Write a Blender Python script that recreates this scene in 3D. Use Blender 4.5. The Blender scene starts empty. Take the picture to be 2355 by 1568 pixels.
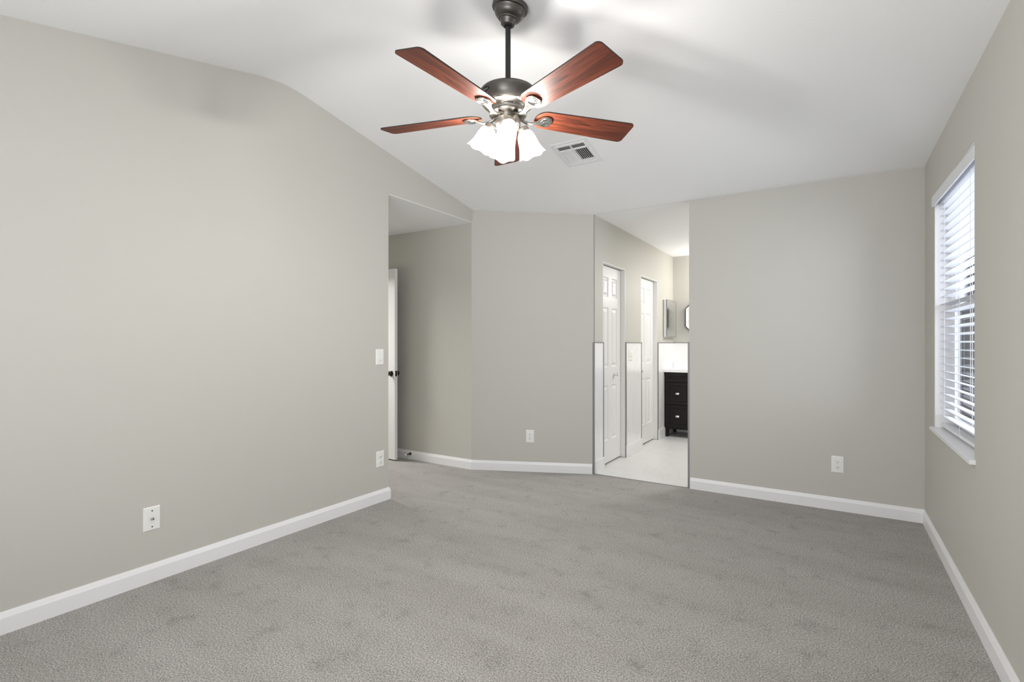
import bpy, bmesh, math, random
from mathutils import Vector, Matrix, Euler
R = math.radians
PI = math.pi
random.seed(7)
S = bpy.context.scene
C = S.collection

# ------------------------------------------------------------------ camera
YAW = 0.5659
cd = bpy.data.cameras.new('camera'); cam = bpy.data.objects.new('camera', cd); C.objects.link(cam)
cd.sensor_fit = 'HORIZONTAL'; cd.sensor_width = 36.0
cd.lens = 1162.4 / 2355 * 36.0
cd.shift_y = 5.46 / 2355
cd.clip_start = 0.02; cd.clip_end = 300
cam.location = (0, 0, 1.25); cam.rotation_euler = (R(90), 0, YAW)
S.camera = cam

# ------------------------------------------------------------------ world
W = bpy.data.worlds.new('World'); S.world = W; W.use_nodes = True
nt = W.node_tree; nt.nodes.clear()
wo = nt.nodes.new('ShaderNodeOutputWorld'); bg = nt.nodes.new('ShaderNodeBackground')
bg.inputs['Color'].default_value = (0.93, 0.95, 1.0, 1); bg.inputs['Strength'].default_value = 1.15
nt.links.new(bg.outputs[0], wo.inputs[0])

# ------------------------------------------------------------------ large lights
def area(name, loc, rot, sx, sy, power, col=(1, 1, 1)):
    l = bpy.data.lights.new(name, 'AREA'); l.shape = 'RECTANGLE'; l.size = sx; l.size_y = sy
    l.energy = power; l.color = col
    o = bpy.data.objects.new(name, l); C.objects.link(o); o.location = loc; o.rotation_euler = rot
    return o
# fill light added outside a made-up window behind the camera
area('fill_behind_camera', (-0.75, -0.80, 1.25), (R(112), 0, 0), 1.8, 1.4, 47, (0.97, 0.98, 1.0))
# daylight outside the window with the blind
area('daylight_at_window', (1.25, 3.58, 1.55), (0, R(90), 0), 1.6, 1.3, 42, (0.91, 0.93, 1.0))
# bathroom lamps: the bar above the mirror and the ceiling lamp
for vx_ in (-1.22, -0.98):
    l = bpy.data.lights.new('vanity_light', 'POINT'); l.energy = 9; l.shadow_soft_size = 0.05; l.color = (1.0, 0.96, 0.90)
    o = bpy.data.objects.new('vanity_light', l); C.objects.link(o); o.location = (vx_, 7.12, 2.06)
area('bathroom_ceiling_lamp', (-0.45, 5.9, 2.44), (0, 0, 0), 0.35, 0.35, 26, (1.0, 0.98, 0.95))
# lamp in the hallway beyond the open door
area('hallway_lamp', (-5.35, 3.30, 2.30), (0, R(-35), 0), 0.6, 0.6, 62, (1.0, 0.98, 0.95))

# ------------------------------------------------------------------ colour and sampling
S.view_settings.view_transform = 'Standard'; S.view_settings.look = 'None'
S.view_settings.gamma = 1.0; S.view_settings.use_curve_mapping = False
S.view_settings.exposure = 0.27
S.cycles.use_denoising = True
S.cycles.max_bounces = 12; S.cycles.diffuse_bounces = 8; S.cycles.glossy_bounces = 4
S.cycles.transparent_max_bounces = 12
S.cycles.sample_clamp_indirect = 4.0
S.cycles.caustics_reflective = False; S.cycles.caustics_refractive = False

# ------------------------------------------------------------------ materials
def srgb(r, g, b):
    f = lambda c: (c / 255 / 12.92) if c / 255 <= 0.04045 else ((c / 255 + 0.055) / 1.055) ** 2.4
    return (f(r), f(g), f(b), 1)
def mat(name, col, rough=0.6, metal=0.0, bump=0.0, bscale=200.0, spec=None, emit=None, estr=0.0):
    m = bpy.data.materials.new(name); m.use_nodes = True
    n = m.node_tree; b = n.nodes['Principled BSDF']
    b.inputs['Base Color'].default_value = col; b.inputs['Roughness'].default_value = rough
    b.inputs['Metallic'].default_value = metal
    if spec is not None: b.inputs['Specular IOR Level'].default_value = spec
    if emit is not None:
        b.inputs['Emission Color'].default_value = emit; b.inputs['Emission Strength'].default_value = estr
    if bump:
        tc = n.nodes.new('ShaderNodeTexCoord'); nz = n.nodes.new('ShaderNodeTexNoise')
        nz.inputs['Scale'].default_value = bscale; nz.inputs['Detail'].default_value = 3
        bp = n.nodes.new('ShaderNodeBump'); bp.inputs['Strength'].default_value = bump
        bp.inputs['Distance'].default_value = 0.002
        n.links.new(tc.outputs['Object'], nz.inputs['Vector'])
        n.links.new(nz.outputs['Fac'], bp.inputs['Height']); n.links.new(bp.outputs[0], b.inputs['Normal'])
    return m
M = {}
M['wall'] = mat('wall_paint', (0.52, 0.51, 0.470, 1), 0.55, bump=0.12, bscale=180, spec=0.35)
M['ceil'] = mat('ceiling_paint', (0.87, 0.875, 0.885, 1), 0.8, bump=0.25, bscale=90, spec=0.2)
M['white'] = mat('trim_paint', (0.80, 0.80, 0.81, 1), 0.35)
M['door'] = mat('door_paint', (0.78, 0.78, 0.785, 1), 0.38)
M['jamb'] = mat('jamb_paint', (0.70, 0.70, 0.69, 1), 0.4)
M['plastic'] = mat('white_plastic', (0.80, 0.80, 0.77, 1), 0.3)
M['slot'] = mat('dark_slot', (0.015, 0.015, 0.015, 1), 0.6)
M['strip'] = mat('grey_edge_metal', (0.25, 0.25, 0.25, 1), 0.4, 0.25)
M['nickel'] = mat('brushed_nickel', (0.38, 0.355, 0.32, 1), 0.33, 1.0, bump=0.05, bscale=60)
M['pewter'] = mat('dark_pewter', (0.115, 0.108, 0.10, 1), 0.38, 0.85)
M['black_metal'] = mat('black_metal', (0.03, 0.03, 0.03, 1), 0.35, 0.6)
M['bronze'] = mat('dark_bronze', (0.05, 0.045, 0.04, 1), 0.25, 0.9)
M['chrome'] = mat('chrome', (0.75, 0.75, 0.76, 1), 0.12, 1.0)
M['espresso'] = mat('espresso_wood', (0.009, 0.007, 0.006, 1), 0.45, spec=0.22, bump=0.1, bscale=50)
M['counter'] = mat('white_counter', (0.86, 0.86, 0.86, 1), 0.15)
M['mirror'] = mat('mirror_glass', (0.88, 0.89, 0.89, 1), 0.02, 1.0)
M['slat'] = mat('blind_slat', (0.76, 0.77, 0.80, 1), 0.4)
M['vinyl'] = mat('window_vinyl', (0.80, 0.81, 0.83, 1), 0.4)
M['cord'] = mat('white_cord', (0.74, 0.75, 0.78, 1), 0.7)
M['house'] = mat('pale_siding', (0.58, 0.59, 0.62, 1), 0.8, bump=0.2, bscale=8)
M['greywin'] = mat('grey_house_window', (0.22, 0.23, 0.26, 1), 0.3)
M['ground'] = mat('outside_ground', (0.55, 0.56, 0.55, 1), 0.9, bump=0.3, bscale=20)
def shade_mat():
    m = bpy.data.materials.new('frosted_glass_shade'); m.use_nodes = True
    n = m.node_tree; n.nodes.clear()
    o = n.nodes.new('ShaderNodeOutputMaterial'); mx = n.nodes.new('ShaderNodeMixShader'); ad = n.nodes.new('ShaderNodeAddShader')
    t = n.nodes.new('ShaderNodeBsdfTransparent'); tl = n.nodes.new('ShaderNodeBsdfTranslucent'); e = n.nodes.new('ShaderNodeEmission')
    e.inputs['Color'].default_value = (1.0, 0.96, 0.90, 1); e.inputs['Strength'].default_value = 1.15
    tl.inputs['Color'].default_value = (0.04, 0.04, 0.04, 1); mx.inputs[0].default_value = 0.45
    n.links.new(tl.outputs[0], mx.inputs[1]); n.links.new(t.outputs[0], mx.inputs[2])
    n.links.new(mx.outputs[0], ad.inputs[0]); n.links.new(e.outputs[0], ad.inputs[1]); n.links.new(ad.outputs[0], o.inputs[0])
    return m
M['shade'] = shade_mat()
M['script'] = mat('emblem_script', (0.55, 0.53, 0.50, 1), 0.3, 0.9)

def glass_mat():
    m = bpy.data.materials.new('window_glass'); m.use_nodes = True
    n = m.node_tree; n.nodes.clear()
    o = n.nodes.new('ShaderNodeOutputMaterial'); mx = n.nodes.new('ShaderNodeMixShader')
    t = n.nodes.new('ShaderNodeBsdfTransparent'); g = n.nodes.new('ShaderNodeBsdfGlossy')
    t.inputs['Color'].default_value = (0.93, 0.95, 0.97, 1); g.inputs['Roughness'].default_value = 0.02
    fr = n.nodes.new('ShaderNodeFresnel'); fr.inputs['IOR'].default_value = 1.22
    n.links.new(fr.outputs[0], mx.inputs[0]); n.links.new(t.outputs[0], mx.inputs[1]); n.links.new(g.outputs[0], mx.inputs[2])
    n.links.new(mx.outputs[0], o.inputs[0])
    return m
M['glass'] = glass_mat()

def carpet_mat():
    m = bpy.data.materials.new('grey_carpet'); m.use_nodes = True
    n = m.node_tree; L = n.links; b = n.nodes['Principled BSDF']
    b.inputs['Roughness'].default_value = 1.0; b.inputs['Specular IOR Level'].default_value = 0.05
    b.inputs['Sheen Weight'].default_value = 0.15
    tc = n.nodes.new('ShaderNodeTexCoord')
    def noise(scale, det, rough=0.5, dist=0.0):
        z = n.nodes.new('ShaderNodeTexNoise'); z.inputs['Scale'].default_value = scale
        z.inputs['Detail'].default_value = det; z.inputs['Roughness'].default_value = rough
        z.inputs['Distortion'].default_value = dist
        L.new(tc.outputs['Object'], z.inputs['Vector']); return z
    def ramp(src, stops):
        r = n.nodes.new('ShaderNodeValToRGB'); L.new(src.outputs['Fac'], r.inputs['Fac'])
        e = r.color_ramp.elements
        e[0].position, e[0].color = stops[0]; e[1].position, e[1].color = stops[-1]
        for p, c in stops[1:-1]:
            q = e.new(p); q.color = c
        return r
    fine = noise(155, 3.0, 0.8)
    col = ramp(fine, [(0.30, (0.08, 0.075, 0.068, 1)), (0.50, (0.33, 0.316, 0.298, 1)), (0.70, (0.66, 0.645, 0.62, 1))])
    mid = noise(7.5, 8, 0.68, 0.25)
    blot = ramp(mid, [(0.30, (0.74, 0.74, 0.74, 1)), (0.44, (0.97, 0.97, 0.97, 1)), (0.75, (1.03, 1.03, 1.03, 1))])
    # brushed strokes left by the vacuum, long in one direction
    mp = n.nodes.new('ShaderNodeMapping'); mp.inputs['Rotation'].default_value = (0, 0, R(25)); mp.inputs['Scale'].default_value = (0.6, 3.2, 1)
    L.new(tc.outputs['Object'], mp.inputs['Vector'])
    st = n.nodes.new('ShaderNodeTexNoise'); st.inputs['Scale'].default_value = 1.6; st.inputs['Detail'].default_value = 3
    L.new(mp.outputs[0], st.inputs['Vector'])
    strk = ramp(st, [(0.35, (0.93, 0.925, 0.915, 1)), (0.62, (1.03, 1.03, 1.03, 1))])
    a = n.nodes.new('ShaderNodeMix'); a.data_type = 'RGBA'; a.blend_type = 'MULTIPLY'; a.inputs['Factor'].default_value = 1
    L.new(col.outputs[0], a.inputs[6]); L.new(blot.outputs[0], a.inputs[7])
    c2 = n.nodes.new('ShaderNodeMix'); c2.data_type = 'RGBA'; c2.blend_type = 'MULTIPLY'; c2.inputs['Factor'].default_value = 1
    L.new(a.outputs[2], c2.inputs[6]); L.new(strk.outputs[0], c2.inputs[7])
    L.new(c2.outputs[2], b.inputs['Base Color'])
    bp = n.nodes.new('ShaderNodeBump'); bp.inputs['Strength'].default_value = 0.55; bp.inputs['Distance'].default_value = 0.006
    L.new(fine.outputs['Fac'], bp.inputs['Height']); L.new(bp.outputs[0], b.inputs['Normal'])
    return m
M['carpet'] = carpet_mat()

def marble_mat(name, base, tile, rough):
    m = bpy.data.materials.new(name); m.use_nodes = True
    n = m.node_tree; L = n.links; b = n.nodes['Principled BSDF']
    b.inputs['Roughness'].default_value = rough
    tc = n.nodes.new('ShaderNodeTexCoord')
    w = n.nodes.new('ShaderNodeTexNoise'); w.inputs['Scale'].default_value = 1.3; w.inputs['Detail'].default_value = 5; w.inputs['Distortion'].default_value = 1.8
    L.new(tc.outputs['Object'], w.inputs['Vector'])
    r = n.nodes.new('ShaderNodeValToRGB'); L.new(w.outputs['Fac'], r.inputs['Fac'])
    e = r.color_ramp.elements
    e[0].position = 0.475; e[0].color = base; e[1].position = 0.53; e[1].color = base
    q = e.new(0.50); q.color = (base[0] * 0.95, base[1] * 0.95, base[2] * 0.955, 1)
    if tile:
        bk = n.nodes.new('ShaderNodeTexBrick'); bk.offset = 0.5
        bk.inputs['Scale'].default_value = 1.0; bk.inputs['Brick Width'].default_value = 0.6; bk.inputs['Row Height'].default_value = 0.6
        bk.inputs['Mortar Size'].default_value = 0.0015; bk.inputs['Mortar'].default_value = (0.55, 0.55, 0.55, 1)
        L.new(tc.outputs['Object'], bk.inputs['Vector'])
        L.new(r.outputs[0], bk.inputs['Color1']); L.new(r.outputs[0], bk.inputs['Color2'])
        L.new(bk.outputs['Color'], b.inputs['Base Color'])
    else:
        L.new(r.outputs[0], b.inputs['Base Color'])
    return m
M['floor_tile'] = marble_mat('marble_floor_tile', (0.68, 0.68, 0.675, 1), True, 0.35)
M['wall_tile'] = marble_mat('marble_wall_tile', (0.80, 0.80, 0.81, 1), False, 0.15)

def wood_mat():
    m = bpy.data.materials.new('cherry_blade_wood'); m.use_nodes = True
    n = m.node_tree; L = n.links; b = n.nodes['Principled BSDF']
    b.inputs['Roughness'].default_value = 0.45; b.inputs['Specular IOR Level'].default_value = 0.28
    tc = n.nodes.new('ShaderNodeTexCoord'); mp = n.nodes.new('ShaderNodeMapping')
    mp.inputs['Scale'].default_value = (1.6, 22, 22); L.new(tc.outputs['Object'], mp.inputs['Vector'])
    z = n.nodes.new('ShaderNodeTexNoise'); z.inputs['Scale'].default_value = 2.2; z.inputs['Detail'].default_value = 6
    z.inputs['Distortion'].default_value = 1.4; L.new(mp.outputs[0], z.inputs['Vector'])
    r = n.nodes.new('ShaderNodeValToRGB'); L.new(z.outputs['Fac'], r.inputs['Fac'])
    e = r.color_ramp.elements
    e[0].position = 0.25; e[0].color = (0.035, 0.011, 0.007, 1); e[1].position = 0.75; e[1].color = (0.21, 0.052, 0.024, 1)
    q = e.new(0.5); q.color = (0.110, 0.026, 0.013, 1)
    L.new(r.outputs[0], b.inputs['Base Color'])
    return m
M['wood'] = wood_mat()
M['edge'] = mat('dark_blade_edge', (0.03, 0.014, 0.010, 1), 0.5)

# ------------------------------------------------------------------ mesh helpers
def box(bm, x0, x1, y0, y1, z0, z1, mi=0):
    v = [bm.verts.new((x, y, z)) for x in (x0, x1) for y in (y0, y1) for z in (z0, z1)]
    for f in ((0, 1, 3, 2), (4, 6, 7, 5), (0, 4, 5, 1), (2, 3, 7, 6), (0, 2, 6, 4), (1, 5, 7, 3)):
        fc = bm.faces.new([v[i] for i in f]); fc.material_index = mi
    return v
def prism(bm, pts, ax, a, b, mi=0):
    """polygon extruded along axis ax ('x','y','z'); pts are the two other coordinates in order."""
    def P(p, t):
        return {'x': (t, p[0], p[1]), 'y': (p[0], t, p[1]), 'z': (p[0], p[1], t)}[ax]
    lo = [bm.verts.new(P(p, a)) for p in pts]; hi = [bm.verts.new(P(p, b)) for p in pts]
    bm.faces.new(lo).material_index = mi; bm.faces.new(hi[::-1]).material_index = mi
    n = len(pts)
    for i in range(n):
        bm.faces.new([lo[i], lo[(i + 1) % n], hi[(i + 1) % n], hi[i]]).material_index = mi
def loft(bm, rings, mi=0, cap=True, closed=True):
    vs = [[bm.verts.new(p) for p in r] for r in rings]
    n = len(rings[0])
    for a, b in zip(vs, vs[1:]):
        for i in range(n if closed else n - 1):
            j = (i + 1) % n
            bm.faces.new([a[i], a[j], b[j], b[i]]).material_index = mi
    if cap:
        bm.faces.new(vs[0][::-1]).material_index = mi; bm.faces.new(vs[-1]).material_index = mi
    return vs
def lathe(bm, prof, n=48, mat4=None, mi=0, cap=True):
    m = mat4 or Matrix()
    rings = [[m @ Vector((max(r, 1e-4) * math.cos(2 * PI * k / n), max(r, 1e-4) * math.sin(2 * PI * k / n), z)) for k in range(n)] for r, z in prof]
    loft(bm, rings, mi, cap)
def cyl(bm, p, q, r, n=16, r2=None, mi=0):
    p = Vector(p); q = Vector(q); d = (q - p); L = d.length
    m = Matrix.Translation(p) @ d.to_track_quat('Z', 'Y').to_matrix().to_4x4()
    lathe(bm, [(r, 0), (r2 if r2 is not None else r, L)], n, m, mi)
def obj(name, bm, mats, parent=None, bevel=0.0, smooth=False, loc=None, rot=None, seg=2):
    bmesh.ops.recalc_face_normals(bm, faces=bm.faces[:])
    me = bpy.data.meshes.new(name); bm.to_mesh(me); bm.free()
    for m in (mats if isinstance(mats, (list, tuple)) else [mats]): me.materials.append(m)
    o = bpy.data.objects.new(name, me); C.objects.link(o)
    if parent: o.parent = parent
    if loc: o.location = loc
    if rot: o.rotation_euler = rot
    if bevel:
        b = o.modifiers.new('bevel', 'BEVEL'); b.width = bevel; b.segments = seg; b.limit_method = 'ANGLE'; b.angle_limit = R(35)
        b.harden_normals = False
    if smooth:
        me.shade_smooth()
        if smooth is not True: me.set_sharp_from_angle(angle=R(smooth))
    return o
def tag(o, label=None, cat=None, group=None, kind=None):
    if label: o['label'] = label
    if cat: o['category'] = cat
    if group: o['group'] = group
    if kind: o['kind'] = kind
    return o
def thing(name, label, cat, loc=(0, 0, 0), rot=(0, 0, 0), group=None):
    o = bpy.data.objects.new(name, None); C.objects.link(o); o.location = loc; o.rotation_euler = rot
    o.empty_display_size = 0.05
    return tag(o, label, cat, group)
def struct(name, bm, m, **k):
    o = obj(name, bm, m, **k)
    if not k.get('parent'): o['kind'] = 'structure'
    return o
B = bmesh.new

# ------------------------------------------------------------------ room dimensions
XL, XR, YB, YF = -3.02, 0.539, 4.505, -0.55      # left, right, back, front walls
HC = 2.485                                        # eaves height
DX, DY = -3.03, 4.02                              # corner of alcove wall and angled wall
CX, CY = -1.935, 4.505                            # corner of angled wall and bathroom wall
XJ = -1.05                                        # right jamb of the bathroom opening
YO = 2.90                                         # near edge of the opening in the left wall
HH = 2.453                                        # header height
XH = -4.72                                        # far side of the alcove
YBB = 7.33                                        # bathroom back wall
XBR = 0.75
def smin(a, b, k):
    h = max(k - abs(a - b), 0.0) / k
    return min(a, b) - h * h * k * 0.25
def ceil_z(x, y):
    y = min(y, YB)
    back = 2.955 - 0.186 * (y - 1.975)
    front = 2.955 - 0.222 * (1.975 - y)
    right = HC + 0.186 * (XR - x)
    return smin(smin(back, front, 0.07), right, 0.04)

# ------------------------------------------------------------------ floor
bm = B()
prism(bm, [(XL - .13, YF - .13), (XR + .14, YF - .13), (XR + .14, YB), (CX, YB), (CX - .02, YB + .05), (XH - .12, YB + .05), (XH - .12, YO - .1), (XL - .13, YO - .1)], 'z', -0.06, 0.0)
struct('floor', bm, M['carpet'])
bm = B()
box(bm, CX, XBR + .12, YB, YBB + .12, -0.06, -0.004)
struct('floor', bm, M['floor_tile'])

# ------------------------------------------------------------------ ceilings
bm = B()
nx = 60
x0, x1, y0, y1 = XL - .12, XR + .14, YF - .12, YB
yy_ = [y0 + (y1 - y0) * j / 104 for j in range(105)] + [YB + .02]
ny = len(yy_) - 1
g = [[bm.verts.new((x0 + (x1 - x0) * i / nx, yy_[j], ceil_z(x0 + (x1 - x0) * i / nx, yy_[j]))) for j in range(ny + 1)] for i in range(nx + 1)]
for i in range(nx):
    for j in range(ny):
        bm.faces.new([g[i][j], g[i + 1][j], g[i + 1][j + 1], g[i][j + 1]])
bmesh.ops.recalc_face_normals(bm, faces=bm.faces[:])
co = struct('ceiling', bm, M['ceil'], smooth=True)
sm = co.modifiers.new('solid', 'SOLIDIFY'); sm.thickness = 0.08; sm.offset = 1.0
bm = B(); box(bm, CX - .14, XBR + .12, YB + .001, YBB + .12, ceil_z(-1.4, YB) + .0005, HC + .10)
struct('ceiling', bm, M['ceil'])
bm = B(); box(bm, XH - .12, XL - .0005, YO, DY + .02, HH - .004, HH + .004)
box(bm, XH - .12, XL - .12, YO - .1, DY + .15, HH + .004, HH + .1)
struct('ceiling', bm, M['ceil'])

# ------------------------------------------------------------------ walls
TH = 0.12
bm = B()
ys = [YF + (YO - YF) * i / 20 for i in range(21)]
pts = [(YF, -.05), (YO, -.05), (YO, HH)]
pts += [(DY, HH), (DY, ceil_z(XL, DY) + .04)]
N = 30
pts += [(DY + (YF - DY) * i / N, ceil_z(XL, DY + (YF - DY) * i / N) + .04) for i in range(1, N + 1)]
# split into convex-ish strips so the outline stays clean
seg = sorted(set([YF, YO, DY] + [YF + (DY - YF) * i / 36 for i in range(37)]))
for a, b in zip(seg, seg[1:]):
    if b - a < 1e-4: continue
    zb = -.05 if b <= YO + 1e-6 else HH
    prism(bm, [(a, zb), (b, zb), (b, ceil_z(XL, b) + .04), (a, ceil_z(XL, a) + .04)], 'x', XL - TH, XL)
bmesh.ops.remove_doubles(bm, verts=bm.verts[:], dist=1e-4)
# drop the inner faces shared by two strips
seen = {}
for f in bm.faces: seen.setdefault(tuple(sorted(v.index for v in f.verts)), []).append(f)
bm.verts.index_update()
seen = {}
for f in bm.faces: seen.setdefault(tuple(sorted(v.index for v in f.verts)), []).append(f)
dead = [f for fs in seen.values() if len(fs) > 1 for f in fs]
if dead: bmesh.ops.delete(bm, geom=dead, context='FACES_ONLY')
struct('wall_left', bm, M['wall'])

# window opening in the right wall
WY0, WY1, WZ0, WZ1 = 3.045, 4.115, 0.725, 2.168
bm = B()
XO = XR + 0.15
for (a, b, c, d) in ((YF, WY0, -.05, 2.60), (WY1, YB + TH, -.05, 2.60), (WY0, WY1, -.05, WZ0 - .02), (WY0, WY1, WZ1, 2.60)):
    box(bm, XR, XO, a, b, c, d)
struct('wall_right', bm, M['wall'])
bm = B(); box(bm, XJ, XR, YB, YB + TH, -.05, 2.56); struct('wall_back', bm, M['wall'])
bm = B()
prism(bm, [(DX, DY), (CX, CY), (CX - .12, CY + .09), (DX - .06, DY + .13)], 'z', -.05, 2.62)
struct('wall_angled', bm, M['wall'])
bm = B(); box(bm, XH - TH, DX, DY + .005, DY + .125, -.05, HH + .02); struct('wall_alcove_back', bm, M['wall'])
bm = B()
for (a, b, c, d) in ((YO - .1, 3.05, -.05, HH + .02), (3.90, DY + .005, -.05, HH + .02), (3.05, 3.90, 2.06, HH + .02)): box(bm, XH - TH, XH, a, b, c, d)
struct('wall_alcove_left', bm, M['wall'])
# the hallway beyond the bedroom door
HX = XH - TH - 1.0
bm = B(); box(bm, HX - TH, HX, 1.9, 5.1, -.05, HH + .02); struct('wall_hallway', bm, M['wall'])
bm = B(); box(bm, HX, XH - TH, 1.9, 2.0, -.05, HH + .02); struct('wall_hallway_front', bm, M['wall'])
bm = B(); box(bm, HX, XH - TH, 5.0, 5.1, -.05, HH + .02); struct('wall_hallway_back', bm, M['wall'])
bm = B(); box(bm, XH - TH - .001, XH - TH, 2.0, YO - .1, -.05, HH + .02); box(bm, XH - TH - .001, XH - TH, DY + .12, 5.0, -.05, HH + .02); struct('wall_hallway_side', bm, M['wall'])
bm = B(); box(bm, HX - TH, XH - TH, 1.9, 5.1, HH, HH + .1); struct('ceiling', bm, M['ceil'])
bm = B(); box(bm, HX, XH - TH, 1.9, 5.1, -.06, 0); struct('floor', bm, M['carpet'])
bm = B()
for (a, b, c, d) in ((3.05, 3.065, 0, 2.06), (3.885, 3.90, 0, 2.06), (3.065, 3.885, 2.045, 2.06)): box(bm, XH - TH - .005, XH + .005, a, b, c, d)
struct('trim_8', bm, M['jamb'])
bm = B(); box(bm, XH, XL - TH, YO - TH, YO, -.05, HH + .02); struct('wall_alcove_front', bm, M['wall'])
# wall behind the camera, with a window opening added to let the fill light in
bm = B()
for (a, b, c, d) in ((XL - TH, -2.85, -.05, 3.0), (0.15, XO, -.05, 2.6), (-2.85, 0.15, -.05, .62), (-2.85, 0.15, 2.18, 3.0)):
    box(bm, a, b, YF - TH, YF, c, d)
struct('wall_front', bm, M['wall'])

# bathroom walls
D1, D2, DZ = (4.722, 5.363), (5.90, 6.57), 2.064
bm = B()
for (a, b, c, d) in ((CY + .02, D1[0], -.05, HC + .05), (D1[1], D2[0], -.05, HC + .05), (D2[1], YBB, -.05, HC + .05), (D1[0], D1[1], DZ, HC + .05), (D2[0], D2[1], DZ, HC + .05)):
    box(bm, -1.93 - TH, -1.93, a, b, c, d)
struct('wall_bathroom_left', bm, M['wall'])
bm = B(); box(bm, -1.93 - TH, XBR + TH, YBB, YBB + TH, -.05, HC + .05); struct('wall_bathroom_back', bm, M['wall'])
bm = B(); box(bm, XBR, XBR + TH, YB + TH, YBB, -.05, HC + .05); struct('wall_bathroom_right', bm, M['wall'])

# ------------------------------------------------------------------ baseboards
def baseboard(name, path, h=0.095, t=0.014, m=None):
    prof = [(0, 0.0), (t, 0.0), (t, h * .74), (t * .82, h * .80), (t * .5, h * .93), (t * .30, h), (0, h)]
    P = [Vector((p[0], p[1])) for p in path]
    rings = []
    for i, p in enumerate(P):
        ns = []
        if i > 0: d = (P[i] - P[i - 1]).normalized(); ns.append(Vector((d.y, -d.x)))
        if i < len(P) - 1: d = (P[i + 1] - P[i]).normalized(); ns.append(Vector((d.y, -d.x)))
        n = sum(ns, Vector((0, 0))).normalized(); k = 1 / max(0.3, n.dot(ns[0]))
        rings.append([(p.x + n.x * q[0] * k, p.y + n.y * q[0] * k, q[1]) for q in prof])
    bm = B(); loft(bm, rings)
    return struct(name, bm, m or M['white'])
baseboard('baseboard_left', [(XL, YF), (XL, YO), (XL - .4, YO)])
baseboard('baseboard_alcove', [(XH, DY + .005), (DX, DY + .003), (CX - .012, CY - .005)])
baseboard('baseboard_right', [(XJ + .012, YB), (XR, YB), (XR, YF)])

# ------------------------------------------------------------------ marble wainscot with grey metal edge strips
WH = 1.262
def wains(name, a, b, strips):
    bm = B(); box(bm, -1.93, -1.922, a, b, 0, WH - .008)
    o = struct(name, bm, M['wall_tile'])
    bm = B(); box(bm, -1.9225, -1.908, a, b, -.004, .125)
    obj('tile_base', bm, M['wall_tile'], o, bevel=.003)
    bm = B(); box(bm, -1.931, -1.919, a, b, WH - .009, WH)
    obj('top_strip', bm, M['strip'], o)
    for y in strips:
        bm = B(); box(bm, -1.9315, -1.918, y - .0075, y + .0075, 0, WH + .0005)
        obj('edge_strip', bm, M['strip'], o)
wains('trim_1', CY + .006, D1[0], [D1[0] - .004])
wains('trim_2', D1[1], D2[0], [D1[1] + .006, D2[0] - .006])
wains('trim_3', D2[1], YBB - .009, [D2[1] + .006])
bm = B(); box(bm, -1.922, XBR, YBB - .009, YBB, 0, WH - .008)
o = struct('trim_4', bm, M['wall_tile'])
bm = B(); box(bm, -1.922, XBR, YBB - .012, YBB, WH - .009, WH); obj('top_strip', bm, M['strip'], o)
bm = B(); box(bm, CX - .008, CX + .008, CY - .006, CY + .012, 0, WH); struct('trim_5', bm, M['strip'])
bm = B(); box(bm, XJ - .010, XJ + .003, YB - .004, YB + .012, 0, WH); struct('trim_6', bm, M['strip'])
bm = B(); box(bm, CX + .004, XJ, YB - .006, YB + .008, -.004, .003); struct('trim_7', bm, M['strip'])

# ------------------------------------------------------------------ panelled doors
def panel_face(bm, W_, H_, yf, s, panels):
    """moulded face in the plane y=yf looking to s*y; local x 0..W_, z 0..H_"""
    xs = sorted(set([0, W_] + [p[0] for p in panels] + [p[1] for p in panels]))
    zs = sorted(set([0, H_] + [p[2] for p in panels] + [p[3] for p in panels]))
    for xa, xb in zip(xs, xs[1:]):
        for za, zb in zip(zs, zs[1:]):
            if any(p[0] <= xa and xb <= p[1] and p[2] <= za and zb <= p[3] for p in panels): continue
            bm.faces.new([bm.verts.new(v) for v in ((xa, yf, za), (xb, yf, za), (xb, yf, zb), (xa, yf, zb))])
    for (xa, xb, za, zb) in panels:
        prev = None
        for ins, dep in ((0, 0), (.010, .009), (.022, .009), (.045, .002)):
            ring = [bm.verts.new((x, yf - s * dep, z)) for x, z in ((xa + ins, za + ins), (xb - ins, za + ins), (xb - ins, zb - ins), (xa + ins, zb - ins))]
            if prev:
                for i in range(4): bm.faces.new([prev[i], prev[(i + 1) % 4], ring[(i + 1) % 4], ring[i]])
            prev = ring
        bm.faces.new(prev)
def leaf(W_, H_, T_):
    st, mid = .10, .09
    c = W_ / 2; st = min(.115, W_ * .17)
    cols = ((st, c - mid / 2), (c + mid / 2, W_ - st))
    rows = ((.23, .80), (.99, 1.61), (1.72, 1.925))
    panels = [(a, b, z0, z1) for a, b in cols for z0, z1 in rows]
    bm = B()
    panel_face(bm, W_, H_, 0, -1, panels); panel_face(bm, W_, H_, T_, 1, panels)
    for q in (((0, 0, 0), (0, T_, 0), (0, T_, H_), (0, 0, H_)), ((W_, 0, 0), (W_, T_, 0), (W_, T_, H_), (W_, 0, H_)),
              ((0, 0, 0), (W_, 0, 0), (W_, T_, 0), (0, T_, 0)), ((0, 0, H_), (W_, 0, H_), (W_, T_, H_), (0, T_, H_))):
        bm.faces.new([bm.verts.new(v) for v in q])
    bmesh.ops.remove_doubles(bm, verts=bm.verts[:], dist=1e-5)
    return bm
KNOB = [(.033, 0), (.033, .004), (.028, .009), (.013, .012), (.011, .026), (.016, .032), (.026, .038), (.028, .048), (.024, .057), (.012, .062), (0, .063)]
KNOB_S = [(.013, 0), (.012, .004), (.007, .007), (.007, .018), (.014, .024), (.018, .031), (.016, .038), (.008, .042), (0, .0425)]
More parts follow.
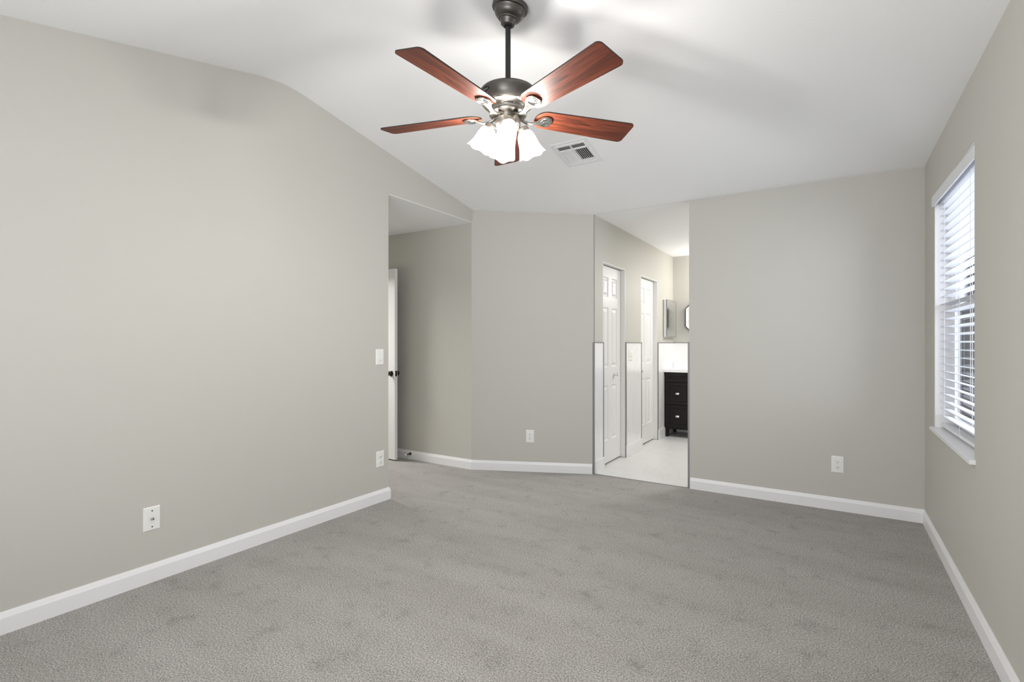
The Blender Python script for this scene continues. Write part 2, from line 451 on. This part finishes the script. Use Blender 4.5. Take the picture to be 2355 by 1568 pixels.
def knob(name, parent, p, d, prof, m, label=None):
    bm = B(); q = Vector(d).to_track_quat('Z', 'Y').to_matrix().to_4x4()
    lathe(bm, prof, 24, Matrix.Translation(Vector(p)) @ q)
    o = obj(name, bm, m, parent, smooth=40)
    if label: o['label'] = label
    return o
# closet doors in the bathroom wall: local x runs along +y of the room
def closet_door(name, ya, yb, knob_far):
    w = yb - ya - .022
    bm = leaf(w, DZ - .028, .035)
    r = struct(name, bm, M['door'], loc=(-1.980, ya + .011, .012), rot=(0, 0, R(90)))
    bm = B()  # jamb lining, in the door's own axes (x along wall, y into the wall = -x of room)
    W2 = yb - ya
    for s in ((-.011, -.002, -.05, .07, -.012, DZ - .012), (W2 - .020, W2 - .011, -.05, .07, -.012, DZ - .012), (-.002, W2 - .020, -.05, .07, DZ - .021, DZ - .012)):
        box(bm, *s)
    obj('door_frame', bm, M['jamb'], r)
    kx = w - .20 if knob_far else .075
    knob('door_knob', r, (kx, 0, .905), (0, -1, 0), KNOB_S, M['chrome'], 'small chrome knob')
    return r
closet_door('door_1', D1[0], D1[1], True)
closet_door('door_2', D2[0], D2[1], False)
for nm, (ya, yb) in (('a', D1), ('b', D2)):
    bm = B(); xw = -1.93 - TH
    for q in ((xw - .6, xw - .55, ya - .1, yb + .1), (xw - .55, xw - .001, ya - .1, ya - .05), (xw - .55, xw - .001, yb + .05, yb + .1)): box(bm, *q, -.05, HC)
    box(bm, xw - .6, xw - .001, ya - .1, yb + .1, HC - .1, HC - .05)
    struct('wall_closet', bm, M['wall'])
    bm = B(); box(bm, xw - .6, CX - .001, ya - .05, yb + .05, -.06, -.0045); struct('floor', bm, M['floor_tile'])
# bedroom door, standing open along the alcove's back wall
ang = math.atan2(.10, -.995)
ed = (-3.923, 3.858)
# local x from latch edge towards the hinge, local -y... face towards the camera is on the +y side after the turn
bm = leaf(.76, 2.03, .035)
d3 = struct('door_3', bm, M['door'], loc=(ed[0], ed[1], .014), rot=(0, 0, ang))
# after the turn local +y points to the room's -y, so shift the leaf to lie behind the corner found in the photo
d3.location = (ed[0] + .035 * math.sin(ang) * 1, ed[1] - .035 * math.cos(ang) * 1, .014)
knob('door_knob', d3, (.060, .035, .915), (0, 1, 0), KNOB, M['bronze'], 'dark bronze knob')
knob('door_knob', d3, (.060, 0, .915), (0, -1, 0), KNOB, M['bronze'], 'dark bronze knob')
bm = B(); box(bm, -.0015, .001, .006, .029, .885, .945); obj('latch_plate', bm, M['bronze'], d3, bevel=.0005)
bm = B(); cyl(bm, (-.009, .0175, .915), (0, .0175, .915), .007, 10); obj('latch_bolt', bm, M['bronze'], d3)
# door stop on the alcove baseboard
t = thing('door_stop', 'small black door stop screwed to white baseboard behind open door', 'door stop', (-3.845, DY - .010, .062))
bm = B(); lathe(bm, [(.016, 0), (.016, .003), (.012, .006), (.008, .018), (.006, .024)], 20, Matrix.Rotation(R(90), 4, 'X')); obj('base', bm, M['black_metal'], t, smooth=40)
bm = B(); lathe(bm, [(.0055, .022), (.0055, .062)], 14, Matrix.Rotation(R(90), 4, 'X')); obj('rod', bm, M['black_metal'], t, smooth=40)
bm = B(); lathe(bm, [(.008, .060), (.009, .064), (.009, .074), (.006, .078)], 16, Matrix.Rotation(R(90), 4, 'X')); obj('bumper', bm, M['plastic'], t, smooth=40)['label'] = 'pale rubber tip'

# ------------------------------------------------------------------ wall plates (local: plate in xz, facing -y)
def plate_mesh(w=.080, h=.124, t=.0055):
    bm = B()
    rings = []
    for ins, y in ((0, 0), (0, -.0015), (.004, -t), (.007, -t - .0006)):
        rings.append([(-w / 2 + ins, y, -h / 2 + ins), (w / 2 - ins, y, -h / 2 + ins), (w / 2 - ins, y, h / 2 - ins), (-w / 2 + ins, y, h / 2 - ins)])
    loft(bm, rings)
    return bm
def screw(parent, z, m=None):
    bm = B(); cyl(bm, (0, -.0058, z), (0, -.0078, z), .0033, 12)
    box(bm, -.0028, .0028, -.0080, -.0077, z - .0005, z + .0005, 1)
    obj('screw', bm, [m or M['plastic'], M['slot']], parent)
def receptacle(parent, z):
    bm = B()
    out = [(.0172 * math.cos(a), z + max(-.0135, min(.0135, .0172 * math.sin(a)))) for a in [2 * PI * k / 32 for k in range(32)]]
    prism(bm, out, 'y', -.0095, -.005)
    o = obj('receptacle', bm, M['plastic'], parent)
    bm = B()
    for x, hh in ((-.0065, .0045), (.0065, .0036)):
        box(bm, x - .0013, x + .0013, -.0100, -.0093, z + .003 - hh, z + .003 + hh)
    cyl(bm, (0, -.0093, z - .0085), (0, -.0100, z - .0085), .0026, 12)
    obj('slots', bm, M['slot'], o)
def outlet(label, loc, rz):
    t = thing('wall_outlet', label, 'outlet', loc, (0, 0, rz), 'duplex power outlets')
    obj('plate', plate_mesh(), M['plastic'], t)
    receptacle(t, .0195); receptacle(t, -.0195); screw(t, 0)
    return t
outlet('white power outlet on the left wall below the light switch', (XL, 2.811, .337), R(90))
outlet('white power outlet on the narrow angled wall, between alcove and bathroom', (-2.496, 4.257, .344), math.atan2(CY - DY, CX - DX))
outlet('white power outlet low on the back wall, right of the bathroom opening', (.029, YB, .343), 0)
t = thing('coax_plate', 'white cable wall plate with one round jack on left wall', 'wall plate', (XL, 1.2255, .331), (0, 0, R(90)))
obj('plate', plate_mesh(), M['plastic'], t); screw(t, .0415, M['black_metal']); screw(t, -.0415, M['black_metal'])
bm = B(); prism(bm, [(.0075 * math.cos(k * PI / 3), .0075 * math.sin(k * PI / 3)) for k in range(6)], 'y', -.010, -.0055)
cyl(bm, (0, -.010, 0), (0, -.019, 0), .0048, 14); cyl(bm, (0, -.019, 0), (0, -.0193, 0), .003, 10, mi=1)
obj('jack', bm, [M['chrome'], M['slot']], t)
t = thing('light_switch', 'white rocker light switch on left wall beside the alcove opening', 'light switch', (XL, 2.8065, 1.142), (0, 0, R(90)))
obj('plate', plate_mesh(), M['plastic'], t)
bm = B(); loft(bm, [[(-.0165, y0_, -.033), (.0165, y0_, -.033), (.0165, y1_, .033), (-.0165, y1_, .033)] for y0_, y1_ in ((-.005, -.005), (-.0105, -.0075))])
ro = obj('rocker', bm, M['plastic'], t, bevel=.0008)
bm = B(); box(bm, -.010, .010, -.0108, -.0098, -.025, -.0235); obj('indicator', bm, M['slot'], ro)
# bathroom outlet on the marble
t = thing('bathroom_outlet', 'white two gang outlet on marble tile between the closet doors', 'outlet', (-1.922, 5.505, 1.118), (0, 0, R(90)))
obj('plate', plate_mesh(.118, .124), M['plastic'], t)
for sx in (-.023, .023):
    bm = B(); box(bm, sx - .0165, sx + .0165, -.0085, -.005, -.033, .033); o = obj('rocker', bm, M['plastic'], t, bevel=.0008)
    bm = B()
    for dx in (-.006, .006): box(bm, sx + dx - .001, sx + dx + .001, -.009, -.0084, -.020, -.010)
    obj('slots', bm, M['slot'], o)

# ------------------------------------------------------------------ ceiling fan
FX, FY = -1.281, 1.982
ZC = ceil_z(FX, FY)
ZBL = 2.318
fan = thing('ceiling_fan', 'five blade ceiling fan with cherry wood blades and three lit bell shades', 'ceiling fan', (FX, FY, ZC))
def fz(z): return z - ZC
bm = B()
lathe(bm, [(.078, .016), (.083, .008), (.084, -.018), (.082, -.022), (.074, -.023), (.072, -.026), (.071, -.036), (.066, -.048), (.056, -.058), (.048, -.062), (.047, -.067), (.041, -.068), (.039, -.074), (.034, -.080), (.031, -.090), (.022, -.093)], 64, Matrix.Translation((.014, 0, 0)) @ Matrix.Rotation(math.atan(.186), 4, 'Y'))
obj('canopy', bm, M['pewter'], fan, smooth=35)
bm = B(); lathe(bm, [(.0125, fz(2.43)), (.0125, fz(2.755))], 24); lathe(bm, [(.020, fz(2.728)), (.022, fz(2.735)), (.020, fz(2.752))], 24)
obj('downrod', bm, M['black_metal'], fan, smooth=40)
bm = B(); lathe(bm, [(.020, fz(2.452)), (.024, fz(2.445)), (.060, fz(2.441)), (.105, fz(2.434)), (.128, fz(2.423)), (.135, fz(2.412)), (.1355, fz(2.405)), (.134, fz(2.400)), (.132, fz(2.385)), (.122, fz(2.368)), (.113, fz(2.358))], 72)
mh = obj('motor_housing', bm, M['pewter'], fan, smooth=35)
bm = B(); lathe(bm, [(.113, fz(2.3605)), (.109, fz(2.354)), (.100, fz(2.351)), (.092, fz(2.346)), (.087, fz(2.338)), (.084, fz(2.330)), (.0845, fz(2.324)), (.089, fz(2.319)), (.087, fz(2.313)), (.070, fz(2.310))], 72)
bw = obj('lower_housing', bm, M['nickel'], fan, smooth=35)
bm = B()
for k in range(5):
    a = R(123.56 + 180 - 54 + 72 * k - 18)
    rr = .0868
    for s in range(6):
        pa, pb = a + (s - 3) * .085, a + (s - 2) * .085
        v = []
        for q, z in ((pa, 2.3345), (pb, 2.3345), (pb, 2.3385), (pa, 2.3385)):
            v.append(bm.verts.new(((rr + .0012) * math.cos(q), (rr + .0012) * math.sin(q), fz(z))))
        bm.faces.new(v)
obj('vent_slots', bm, M['slot'], bw)['kind'] = 'stuff'
bm = B(); lathe(bm, [(.050, fz(2.312)), (.050, fz(2.296)), (.056, fz(2.294)), (.058, fz(2.290)), (.058, fz(2.268)), (.054, fz(2.262))], 48)
obj('switch_housing', bm, M['nickel'], fan, smooth=35)
bm = B(); lathe(bm, [(.054, fz(2.264)), (.050, fz(2.252)), (.038, fz(2.240)), (.026, fz(2.232)), (.020, fz(2.215)), (.022, fz(2.205)), (.016, fz(2.197)), (.008, fz(2.190)), (.009, fz(2.182)), (.004, fz(2.176))], 40)
obj('light_fitter', bm, M['nickel'], fan, smooth=35)
# blades
def blade_bm():
    bm = B()
    r0, r1, w0, w1, th = .135, .640, .120, .148, .006
    pts = []
    def arc(cx_, cy_, r, a0, a1, n):
        for k in range(n + 1):
            a = R(a0 + (a1 - a0) * k / n); pts.append((cx_ + r * math.cos(a), cy_ + r * math.sin(a)))
    rc = .022
    arc(r1 - rc, w1 / 2 - rc, rc, 88, 0, 8); arc(r1 - rc, -w1 / 2 + rc, rc, 0, -88, 8)
    rr = .055
    arc(r0 + rr, -w0 / 2 + rr, rr, 268, 180, 10); arc(r0 + rr, w0 / 2 - rr, rr, 180, 92, 10)
    lo = [bm.verts.new((x, y, -th / 2)) for x, y in pts]; hi = [bm.verts.new((x, y, th / 2)) for x, y in pts]
    bm.faces.new(lo); bm.faces.new(hi[::-1])
    n = len(pts)
    for i in range(n): bm.faces.new([lo[i], lo[(i + 1) % n], hi[(i + 1) % n], hi[i]]).material_index = 1
    return bm
PIT = -12.7
def iron_bm():
    bm = B()
    st = [(.048, -.010, .013, .004, 0), (.062, -.013, .012, .004, 0), (.080, -.022, .010, .0045, .1), (.100, -.028, .009, .005, .3), (.122, -.027, .010, .005, .6),
          (.142, -.020, .013, .005, .9), (.155, -.012, .022, .005, 1), (.165, -.009, .031, .005, 1), (.180, -.008, .037, .005, 1), (.198, -.008, .036, .005, 1), (.211, -.008, .028, .005, 1), (.219, -.008, .012, .005, 1)]
    rings = []
    for r, z, hw, ht, k in st:
        ro = R(PIT) * k; c, s = math.cos(ro), math.sin(ro); ring = []
        for q in range(16):
            a = 2 * PI * q / 16
            ex = lambda v: math.copysign(abs(v) ** .45, v)
            y, zz = hw * ex(math.cos(a)), ht * ex(math.sin(a))
            ring.append((r, y * c - zz * s, z + y * s + zz * c))
        rings.append(ring)
    loft(bm, rings)
    return bm
def med_bm():   # raised oval field with a ridge on the underside of the iron's plate
    bm = B(); m = Matrix.Rotation(R(PIT), 4, 'X')
    rings = []
    for ins, z in ((0, -.0125), (.0015, -.0155), (.004, -.0155), (.006, -.0135)):
        rings.append([m @ Vector((.187 + (.025 - ins) * math.cos(a), (.030 - ins) * math.sin(a), z)) for a in [2 * PI * k / 28 for k in range(28)]])
    loft(bm, rings)
    return bm
bproto = obj('blade', blade_bm(), [M['wood'], M['edge']], fan)
iproto = obj('blade_iron', iron_bm(), M['nickel'], fan, smooth=50)
mproto = obj('medallion', med_bm(), M['chrome'], iproto, smooth=50)
for k in range(5):
    a = R(91.14 + 32.42 + 72 * k)
    b = bproto if k == 0 else bproto.copy(); i = iproto if k == 0 else iproto.copy()
    if k:
        C.objects.link(b); C.objects.link(i); mm = mproto.copy(); C.objects.link(mm); mm.parent = i
    b.parent = fan; i.parent = fan
    b.rotation_euler = (R(PIT), 0, a); i.rotation_euler = (0, 0, a)
    b.location = (0, 0, fz(ZBL)); i.location = (0, 0, fz(ZBL))
# emblem on the housing
ea = R(180 + 32.42 + 42)    # towards the camera's left
bm = B()
e0 = Matrix.Translation((0, 0, fz(2.392))) @ Matrix.Rotation(ea, 4, 'Z') @ Matrix.Translation((.1325, 0, 0)) @ Matrix.Rotation(R(90 + 12), 4, 'Y')
ov = [(.013 * math.cos(t_), .021 * math.sin(t_)) for t_ in [2 * PI * k / 32 for k in range(32)]]
loft(bm, [[e0 @ Vector((x * k_, y * k_, z)) for x, y in ov] for k_, z in ((1, -.003), (1, .002), (.92, .003))])
emb = obj('emblem', bm, M['black_metal'], fan); emb['label'] = 'small dark oval maker emblem with script'
tcu = bpy.data.curves.new('txt', 'FONT'); tcu.body = 'Hunter'; tcu.size = .0115; tcu.shear = .35; tcu.align_x = 'CENTER'; tcu.align_y = 'CENTER'; tcu.extrude = .0004
to = bpy.data.objects.new('txt', tcu); C.objects.link(to)
dg = bpy.context.evaluated_depsgraph_get(); tm = bpy.data.meshes.new_from_object(to.evaluated_get(dg)); bpy.data.objects.remove(to)
tm.transform(e0 @ Matrix.Translation((0, 0, .0035)) @ Matrix.Rotation(R(90), 4, 'Z'))
tm.materials.clear(); tm.materials.append(M['script']); tm.name = 'lettering'
lo_ = bpy.data.objects.new('lettering', tm); C.objects.link(lo_); lo_.parent = emb
# lamp arms and bell shades; azimuth in the camera's frame (0 = right, 90 = away)
CR, CF = Vector((math.cos(YAW), math.sin(YAW), 0)), Vector((-math.sin(YAW), math.cos(YAW), 0))
SH = [((-.086, .030, 2.268), (-.134, .048, 2.172)), ((.010, -.062, 2.254), (-.028, -.118, 2.094)), ((.074, .025, 2.250), (.116, .040, 2.142))]
for pn, pr_ in SH:
    p = CR * pn[0] + CF * pn[1] + Vector((0, 0, fz(pn[2]))); q = CR * pr_[0] + CF * pr_[1] + Vector((0, 0, fz(pr_[2])))
    u = Vector((p.x, p.y, 0)).normalized()
    ax = (q - p); L_ = ax.length
    m = Matrix.Translation(p) @ ax.to_track_quat('Z', 'Y').to_matrix().to_4x4()
    bm = B()
    cyl(bm, u * .035 + Vector((0, 0, fz(2.255))), p - ax.normalized() * .012 , .009, 14)
    lathe(bm, [(.010, -.022), (.024, -.018), (.027, -.008), (.027, .004), (.024, .006)], 28, m)
    obj('lamp_holder', bm, M['nickel'], fan, smooth=40)
    bm = B(); n = 48
    prof = [(.0235, 0), (.030, .05), (.037, .14), (.042, .28), (.045, .42), (.047, .56), (.050, .69), (.054, .80), (.059, .90), (.064, 1.0)]
    prof = [(r_, z_ * L_) for r_, z_ in prof]
    rings = []
    for (r_, z_) in prof:
        t_ = max(0, (z_ / L_ - .5) / .5) ** 2
        rings.append([m @ Vector(((r_ + .0030 * t_ * math.cos(6 * 2 * PI * k / n)) * math.cos(2 * PI * k / n), (r_ + .0030 * t_ * math.cos(6 * 2 * PI * k / n)) * math.sin(2 * PI * k / n), z_ + .003 * t_ * math.cos(6 * 2 * PI * k / n))) for k in range(n)])
    loft(bm, rings, cap=False)
    sh = obj('lamp_shade', bm, M['shade'], fan, smooth=True)
    sh['label'] = 'lit frosted glass bell shade'
    pl = bpy.data.lights.new('bulb_light', 'POINT'); pl.energy = 20; pl.shadow_soft_size = .025; pl.color = (1.0, .965, .91)
    po = bpy.data.objects.new('bulb_light', pl); C.objects.link(po); po.parent = fan; po.location = m @ Vector((0, 0, L_ * .55))
# ------------------------------------------------------------------ ceiling vent
vx, vy = -1.620, 3.462
vent = thing('ceiling_vent', 'white louvred square air vent on the sloping ceiling beyond the fan', 'air vent', (vx, vy, ceil_z(vx, vy)), (-math.atan(.186), 0, 0))
bm = B(); box(bm, -.108, .112, -.135, .128, -.0025, -.001); obj('duct_opening', bm, M['slot'], vent)
bm = B()
def frame(bm, x0, x1, y0, y1, w, z0, z1):
    box(bm, x0, x1, y0, y0 + w, z0, z1); box(bm, x0, x1, y1 - w, y1, z0, z1)
    box(bm, x0, x0 + w, y0 + w, y1 - w, z0, z1); box(bm, x1 - w, x1, y0 + w, y1 - w, z0, z1)
frame(bm, -.145, .148, -.168, .165, .040, -.006, 0)
frame(bm, -.118, .122, -.145, .138, .014, -.014, -.006)
box(bm, -.108, .112, -.078, -.066, -.014, -.002); box(bm, -.004, .004, -.135, -.078, -.014, -.002)
box(bm, -.003, .005, -.066, .128, -.014, -.002)
box(bm, -.108, .112, .090, .128, -.012, -.002)
obj('frame', bm, M['white'], vent, bevel=.001)
def louvre(bm, a0, a1, b, lean, along):
    z0, z1, t = -.0125, -.003, .0012
    if along == 'y': prism(bm, [(b - t, z1), (b + t, z1), (b + lean + t, z0), (b + lean - t, z0)], 'y', a0, a1)
    else: prism(bm, [(b - t, z1), (b + t, z1), (b + lean + t, z0), (b + lean - t, z0)], 'x', a0, a1)
bm = B()
for k in range(4): louvre(bm, -.106, -.004, -.128 + k * .0155, -.009, 'x'); louvre(bm, .004, .110, -.128 + k * .0155, -.009, 'x')
for k in range(8): louvre(bm, -.066, .090, -.100 + k * .0125, -.013, 'y')
for k in range(7): louvre(bm, -.066, .090, .012 + k * .0145, .004, 'y')
obj('louvres', bm, M['white'], vent)

# ------------------------------------------------------------------ window and blind
bm = B()
fx0, fx1 = XO - .055, XO - .005
def framex(bm, x0, x1, y0, y1, z0, z1, w):
    box(bm, x0, x1, y0, y1, z0, z0 + w); box(bm, x0, x1, y0, y1, z1 - w, z1)
    box(bm, x0, x1, y0, y0 + w, z0 + w, z1 - w); box(bm, x0, x1, y1 - w, y1, z0 + w, z1 - w)
framex(bm, fx0, fx1, WY0, WY1, WZ0, WZ1, .04)
zmid = 1.46
framex(bm, fx0 - .008, fx0 + .020, WY0 + .035, WY1 - .035, WZ0 + .035, zmid + .02, .035)
framex(bm, fx0 + .018, fx0 + .044, WY0 + .035, WY1 - .035, zmid - .02, WZ1 - .035, .035)
w1 = struct('window_1', bm, M['vinyl'])
bm = B(); box(bm, fx0 + .004, fx0 + .008, WY0 + .07, WY1 - .07, WZ0 + .07, zmid - .015); obj('pane', bm, M['glass'], w1)
bm = B(); box(bm, fx0 + .029, fx0 + .033, WY0 + .07, WY1 - .07, zmid + .015, WZ1 - .07); obj('pane', bm, M['glass'], w1)
bm = B(); box(bm, .517, fx0 + .01, WY0 - .02, WY1 + .02, WZ0 - .020, WZ0)
box(bm, XR + .0, fx0, WY0, WY0 + .001, WZ0, WZ0 + .001)
ws = obj('window_sill', bm, M['white'], w1, bevel=.005)
# white painted return boards around the window opening
bm = B()
box(bm, XR + .002, fx0, WY1 - .006, WY1, WZ0, WZ1); box(bm, XR + .002, fx0, WY0, WY0 + .006, WZ0, WZ1); box(bm, XR + .002, fx0, WY0 + .006, WY1 - .006, WZ1 - .006, WZ1)
obj('window_return', bm, M['white'], w1)
# unseen window added in the wall behind the camera, for the room fill
bm = B()
for (a, b) in ((-2.85, -1.35), (-1.35, .15)):
    for q in ((a, b, .62, .66), (a, b, 2.14, 2.18), (a, a + .04, .66, 2.14), (b - .04, b, .66, 2.14), (a + .04, b - .04, 1.38, 1.42)):
        box(bm, q[0], q[1], YF - .10, YF - .05, q[2], q[3])
struct('added_window', bm, M['vinyl'])

# blind: local frame, origin at far end; local -y runs to the near end, local x into the wall
BL = 1.03
skew = math.atan2(.022, 1.01)
bl = thing('window_blind', 'white horizontal slat blind with valance hanging in the right window', 'window blind', (.590, 4.108, 0), (0, 0, skew))
bm = B(); box(bm, -.064, -.052, -BL + .03, .016, 2.108, 2.172); obj('valance', bm, M['slat'], bl, bevel=.003)
bm = B(); box(bm, -.028, .028, -BL + .02, .0, 2.115, 2.160); obj('headrail', bm, M['slat'], bl, bevel=.002)
def slat_bm(zc=0):
    bm = B(); prof = []
    n = 6
    for k in range(n + 1):
        t_ = -1 + 2 * k / n; prof.append((t_ * .025, .0022 * (1 - t_ * t_)))
    pts = [(x, z + .0012) for x, z in prof] + [(x, z - .0012) for x, z in prof[::-1]]
    prism(bm, pts, 'y', -BL + .02, -.002)
    return bm
slat = obj('slat', slat_bm(), M['slat'], bl)
NS = 29; zt, zb_ = 2.085, .800
for k in range(NS):
    s_ = slat if k == 0 else slat.copy()
    if k: C.objects.link(s_)
    s_.parent = bl
    s_.location = (0, 0, zt + (zb_ - zt) * k / (NS - 1)); s_.rotation_euler = (0, R(8), 0)
bm = B(); box(bm, -.025, .025, -BL + .02, -.002, .738, .756); obj('bottom_rail', bm, M['slat'], bl, bevel=.003)
for yy in (-.14, -BL / 2, -BL + .16):
    bm = B()
    for xx in (-.0262, .0262): box(bm, xx - .0009, xx + .0009, yy - .0012, yy + .0012, .745, 2.12)
    obj('ladder_cord', bm, M['cord'], bl)
bm = B(); box(bm, -.0335, -.0325, -BL + .245, -BL + .247, .95, 2.12); box(bm, -.0335, -.0325, -BL + .252, -BL + .254, .98, 2.12)
obj('lift_cord', bm, M['cord'], bl)
bm = B(); cyl(bm, (-.036, -BL + .10, .80), (-.036, -BL + .10, 2.11), .0038, 10); cyl(bm, (-.036, -BL + .10, .765), (-.036, -BL + .10, .805), .006, 10, r2=.004)
obj('tilt_wand', bm, M['cord'], bl)

# ------------------------------------------------------------------ bathroom furniture
van = thing('bathroom_vanity', 'dark espresso bathroom vanity with white top at bathroom back wall', 'vanity', (-1.918, 6.84, 0))
VW, VD = 1.22, YBB - .012 - 6.84
bm = B(); box(bm, 0, VW, .02, VD, .11, .862); obj('cabinet', bm, M['espresso'], van, bevel=.002)
for x in (0, VW - .055):
    for ya, yb in ((.02, .07), (VD - .06, VD - .01)):
        bm = B(); prism(bm, [(x, .11), (x + .055, .11), (x + .042, 0), (x + .012, 0)], 'y', ya, yb)
        obj('leg', bm, M['espresso'], van)
bm = B(); box(bm, 0, VW, .012, .022, .105, .125); obj('bottom_rail', bm, M['espresso'], van)
bm = B(); box(bm, -.004, VW + .01, -.012, VD, .864, .906)
ct = obj('countertop', bm, M['counter'], van, bevel=.004)
bm = B(); box(bm, 0, VW, VD - .02, VD, .906, .99); obj('backsplash', bm, M['counter'], ct)
def drawer(x0, x1, z0, z1, kn=True, name='drawer'):
    bm = B(); box(bm, x0, x1, .002, .022, z0, z1)
    # shaker front: raised border, recessed field
    b2 = .045
    bm2 = B(); prev = None
    rings = []
    for ins, y in ((0, .020), (0, .002), (.0015, 0), (b2 - .004, 0), (b2, .007)):
        rings.append([(x0 + ins, y, z0 + ins), (x1 - ins, y, z0 + ins), (x1 - ins, y, z1 - ins), (x0 + ins, y, z1 - ins)])
    bm.free(); loft(bm2, rings)
    o = obj(name, bm2, M['espresso'], van)
    if kn:
        bm = B(); zc = (z0 + z1) / 2; xc = (x0 + x1) / 2
        m = Matrix.Translation((xc, .007, zc)) @ Matrix.Rotation(R(90), 4, 'X') @ Matrix.Scale(1.7, 4, (1, 0, 0))
        lathe(bm, [(.007, -.002), (.006, .012), (.013, .018), (.015, .024), (.011, .030), (0, .032)], 20, m)
        kk = obj('knob', bm, M['chrome'], o, smooth=50); kk['label'] = 'oval chrome knob'
drawer(.018, .335, .735, .855, False); drawer(.018, .335, .435, .728); drawer(.018, .335, .132, .428)
for a in (.36, .625): drawer(a, a + .258, .132, .728, True, 'door')
drawer(.36, .883, .735, .855, False, 'false_front')
drawer(.905, VW - .018, .735, .855, False); drawer(.905, VW - .018, .435, .728); drawer(.905, VW - .018, .132, .428)

# octagonal mirror
mx, mz, mw = -1.455, 1.612, .30
mt = thing('wall_mirror', 'octagonal mirror with thin dark frame above the dark vanity', 'mirror', (mx, YBB, mz))
oct_ = [(mw / math.cos(PI / 8) * math.cos(PI / 8 + k * PI / 4), mw / math.cos(PI / 8) * math.sin(PI / 8 + k * PI / 4)) for k in range(8)]
bm = B(); prism(bm, [(x * .985, z * .985) for x, z in oct_], 'y', -.018, -.002); obj('mirror_glass', bm, M['mirror'], mt)
bm = B()
loft(bm, [[(x * k_, y, z * k_) for x, z in oct_] for k_, y in ((.975, -.002), (1.0, -.002), (1.0, -.024), (.975, -.024), (.975, -.002))], cap=False)
obj('mirror_frame', bm, M['black_metal'], mt)
# medicine cabinet on the side wall
mc = thing('medicine_cabinet', 'mirrored medicine cabinet on the wall beside the second closet door', 'cabinet', (-1.93, 6.83, 1.34))
bm = B(); box(bm, 0, .040, .006, .46, 0, .50); obj('cabinet_body', bm, M['plastic'], mc)
bm = B(); box(bm, .042, .0505, .008, .452, .008, .492)
md = obj('mirror_door', bm, M['mirror'], mc)
bm = B()
for q in ((0, .008, 0, .50), (.452, .46, 0, .50), (.008, .452, 0, .008), (.008, .452, .492, .50)): box(bm, .041, .052, q[0], q[1], q[2], q[3])
obj('door_frame', bm, M['strip'], md)
bm = B(); box(bm, -.0, .008, 0, .006, 0, .50); obj('side_strip', bm, M['strip'], mc)

# ------------------------------------------------------------------ outside the window
bm = B(); box(bm, XO + .02, 30, -6, 40, -.4, -.3); struct('ground_outside', bm, M['ground'])
nh = thing('neighbour_house', 'pale house seen outside through the slats of the blind', 'house', (1.42, 10.0, -.3))
bm = B(); box(bm, 0, 5, 0, 6, 0, 3.4); obj('wall', bm, M['house'], nh)
bm = B(); prism(bm, [(-.35, 3.4), (5.35, 3.4), (2.5, 4.8)], 'y', -.35, 6.35); obj('roof', bm, M['house'], nh)
bm = B(); box(bm, .13, .42, -.03, .0, .7, 3.0)
fo = obj('window', bm, M['greywin'], nh)
bm = B()
for x in (.11, .20, .30, .43): box(bm, x - .01, x + .01, -.05, -.02, .68, 3.02)
box(bm, .1, .44, -.05, -.02, .66, .72); box(bm, .1, .44, -.05, -.02, 2.98, 3.04)
obj('window_frame', bm, M['vinyl'], fo)
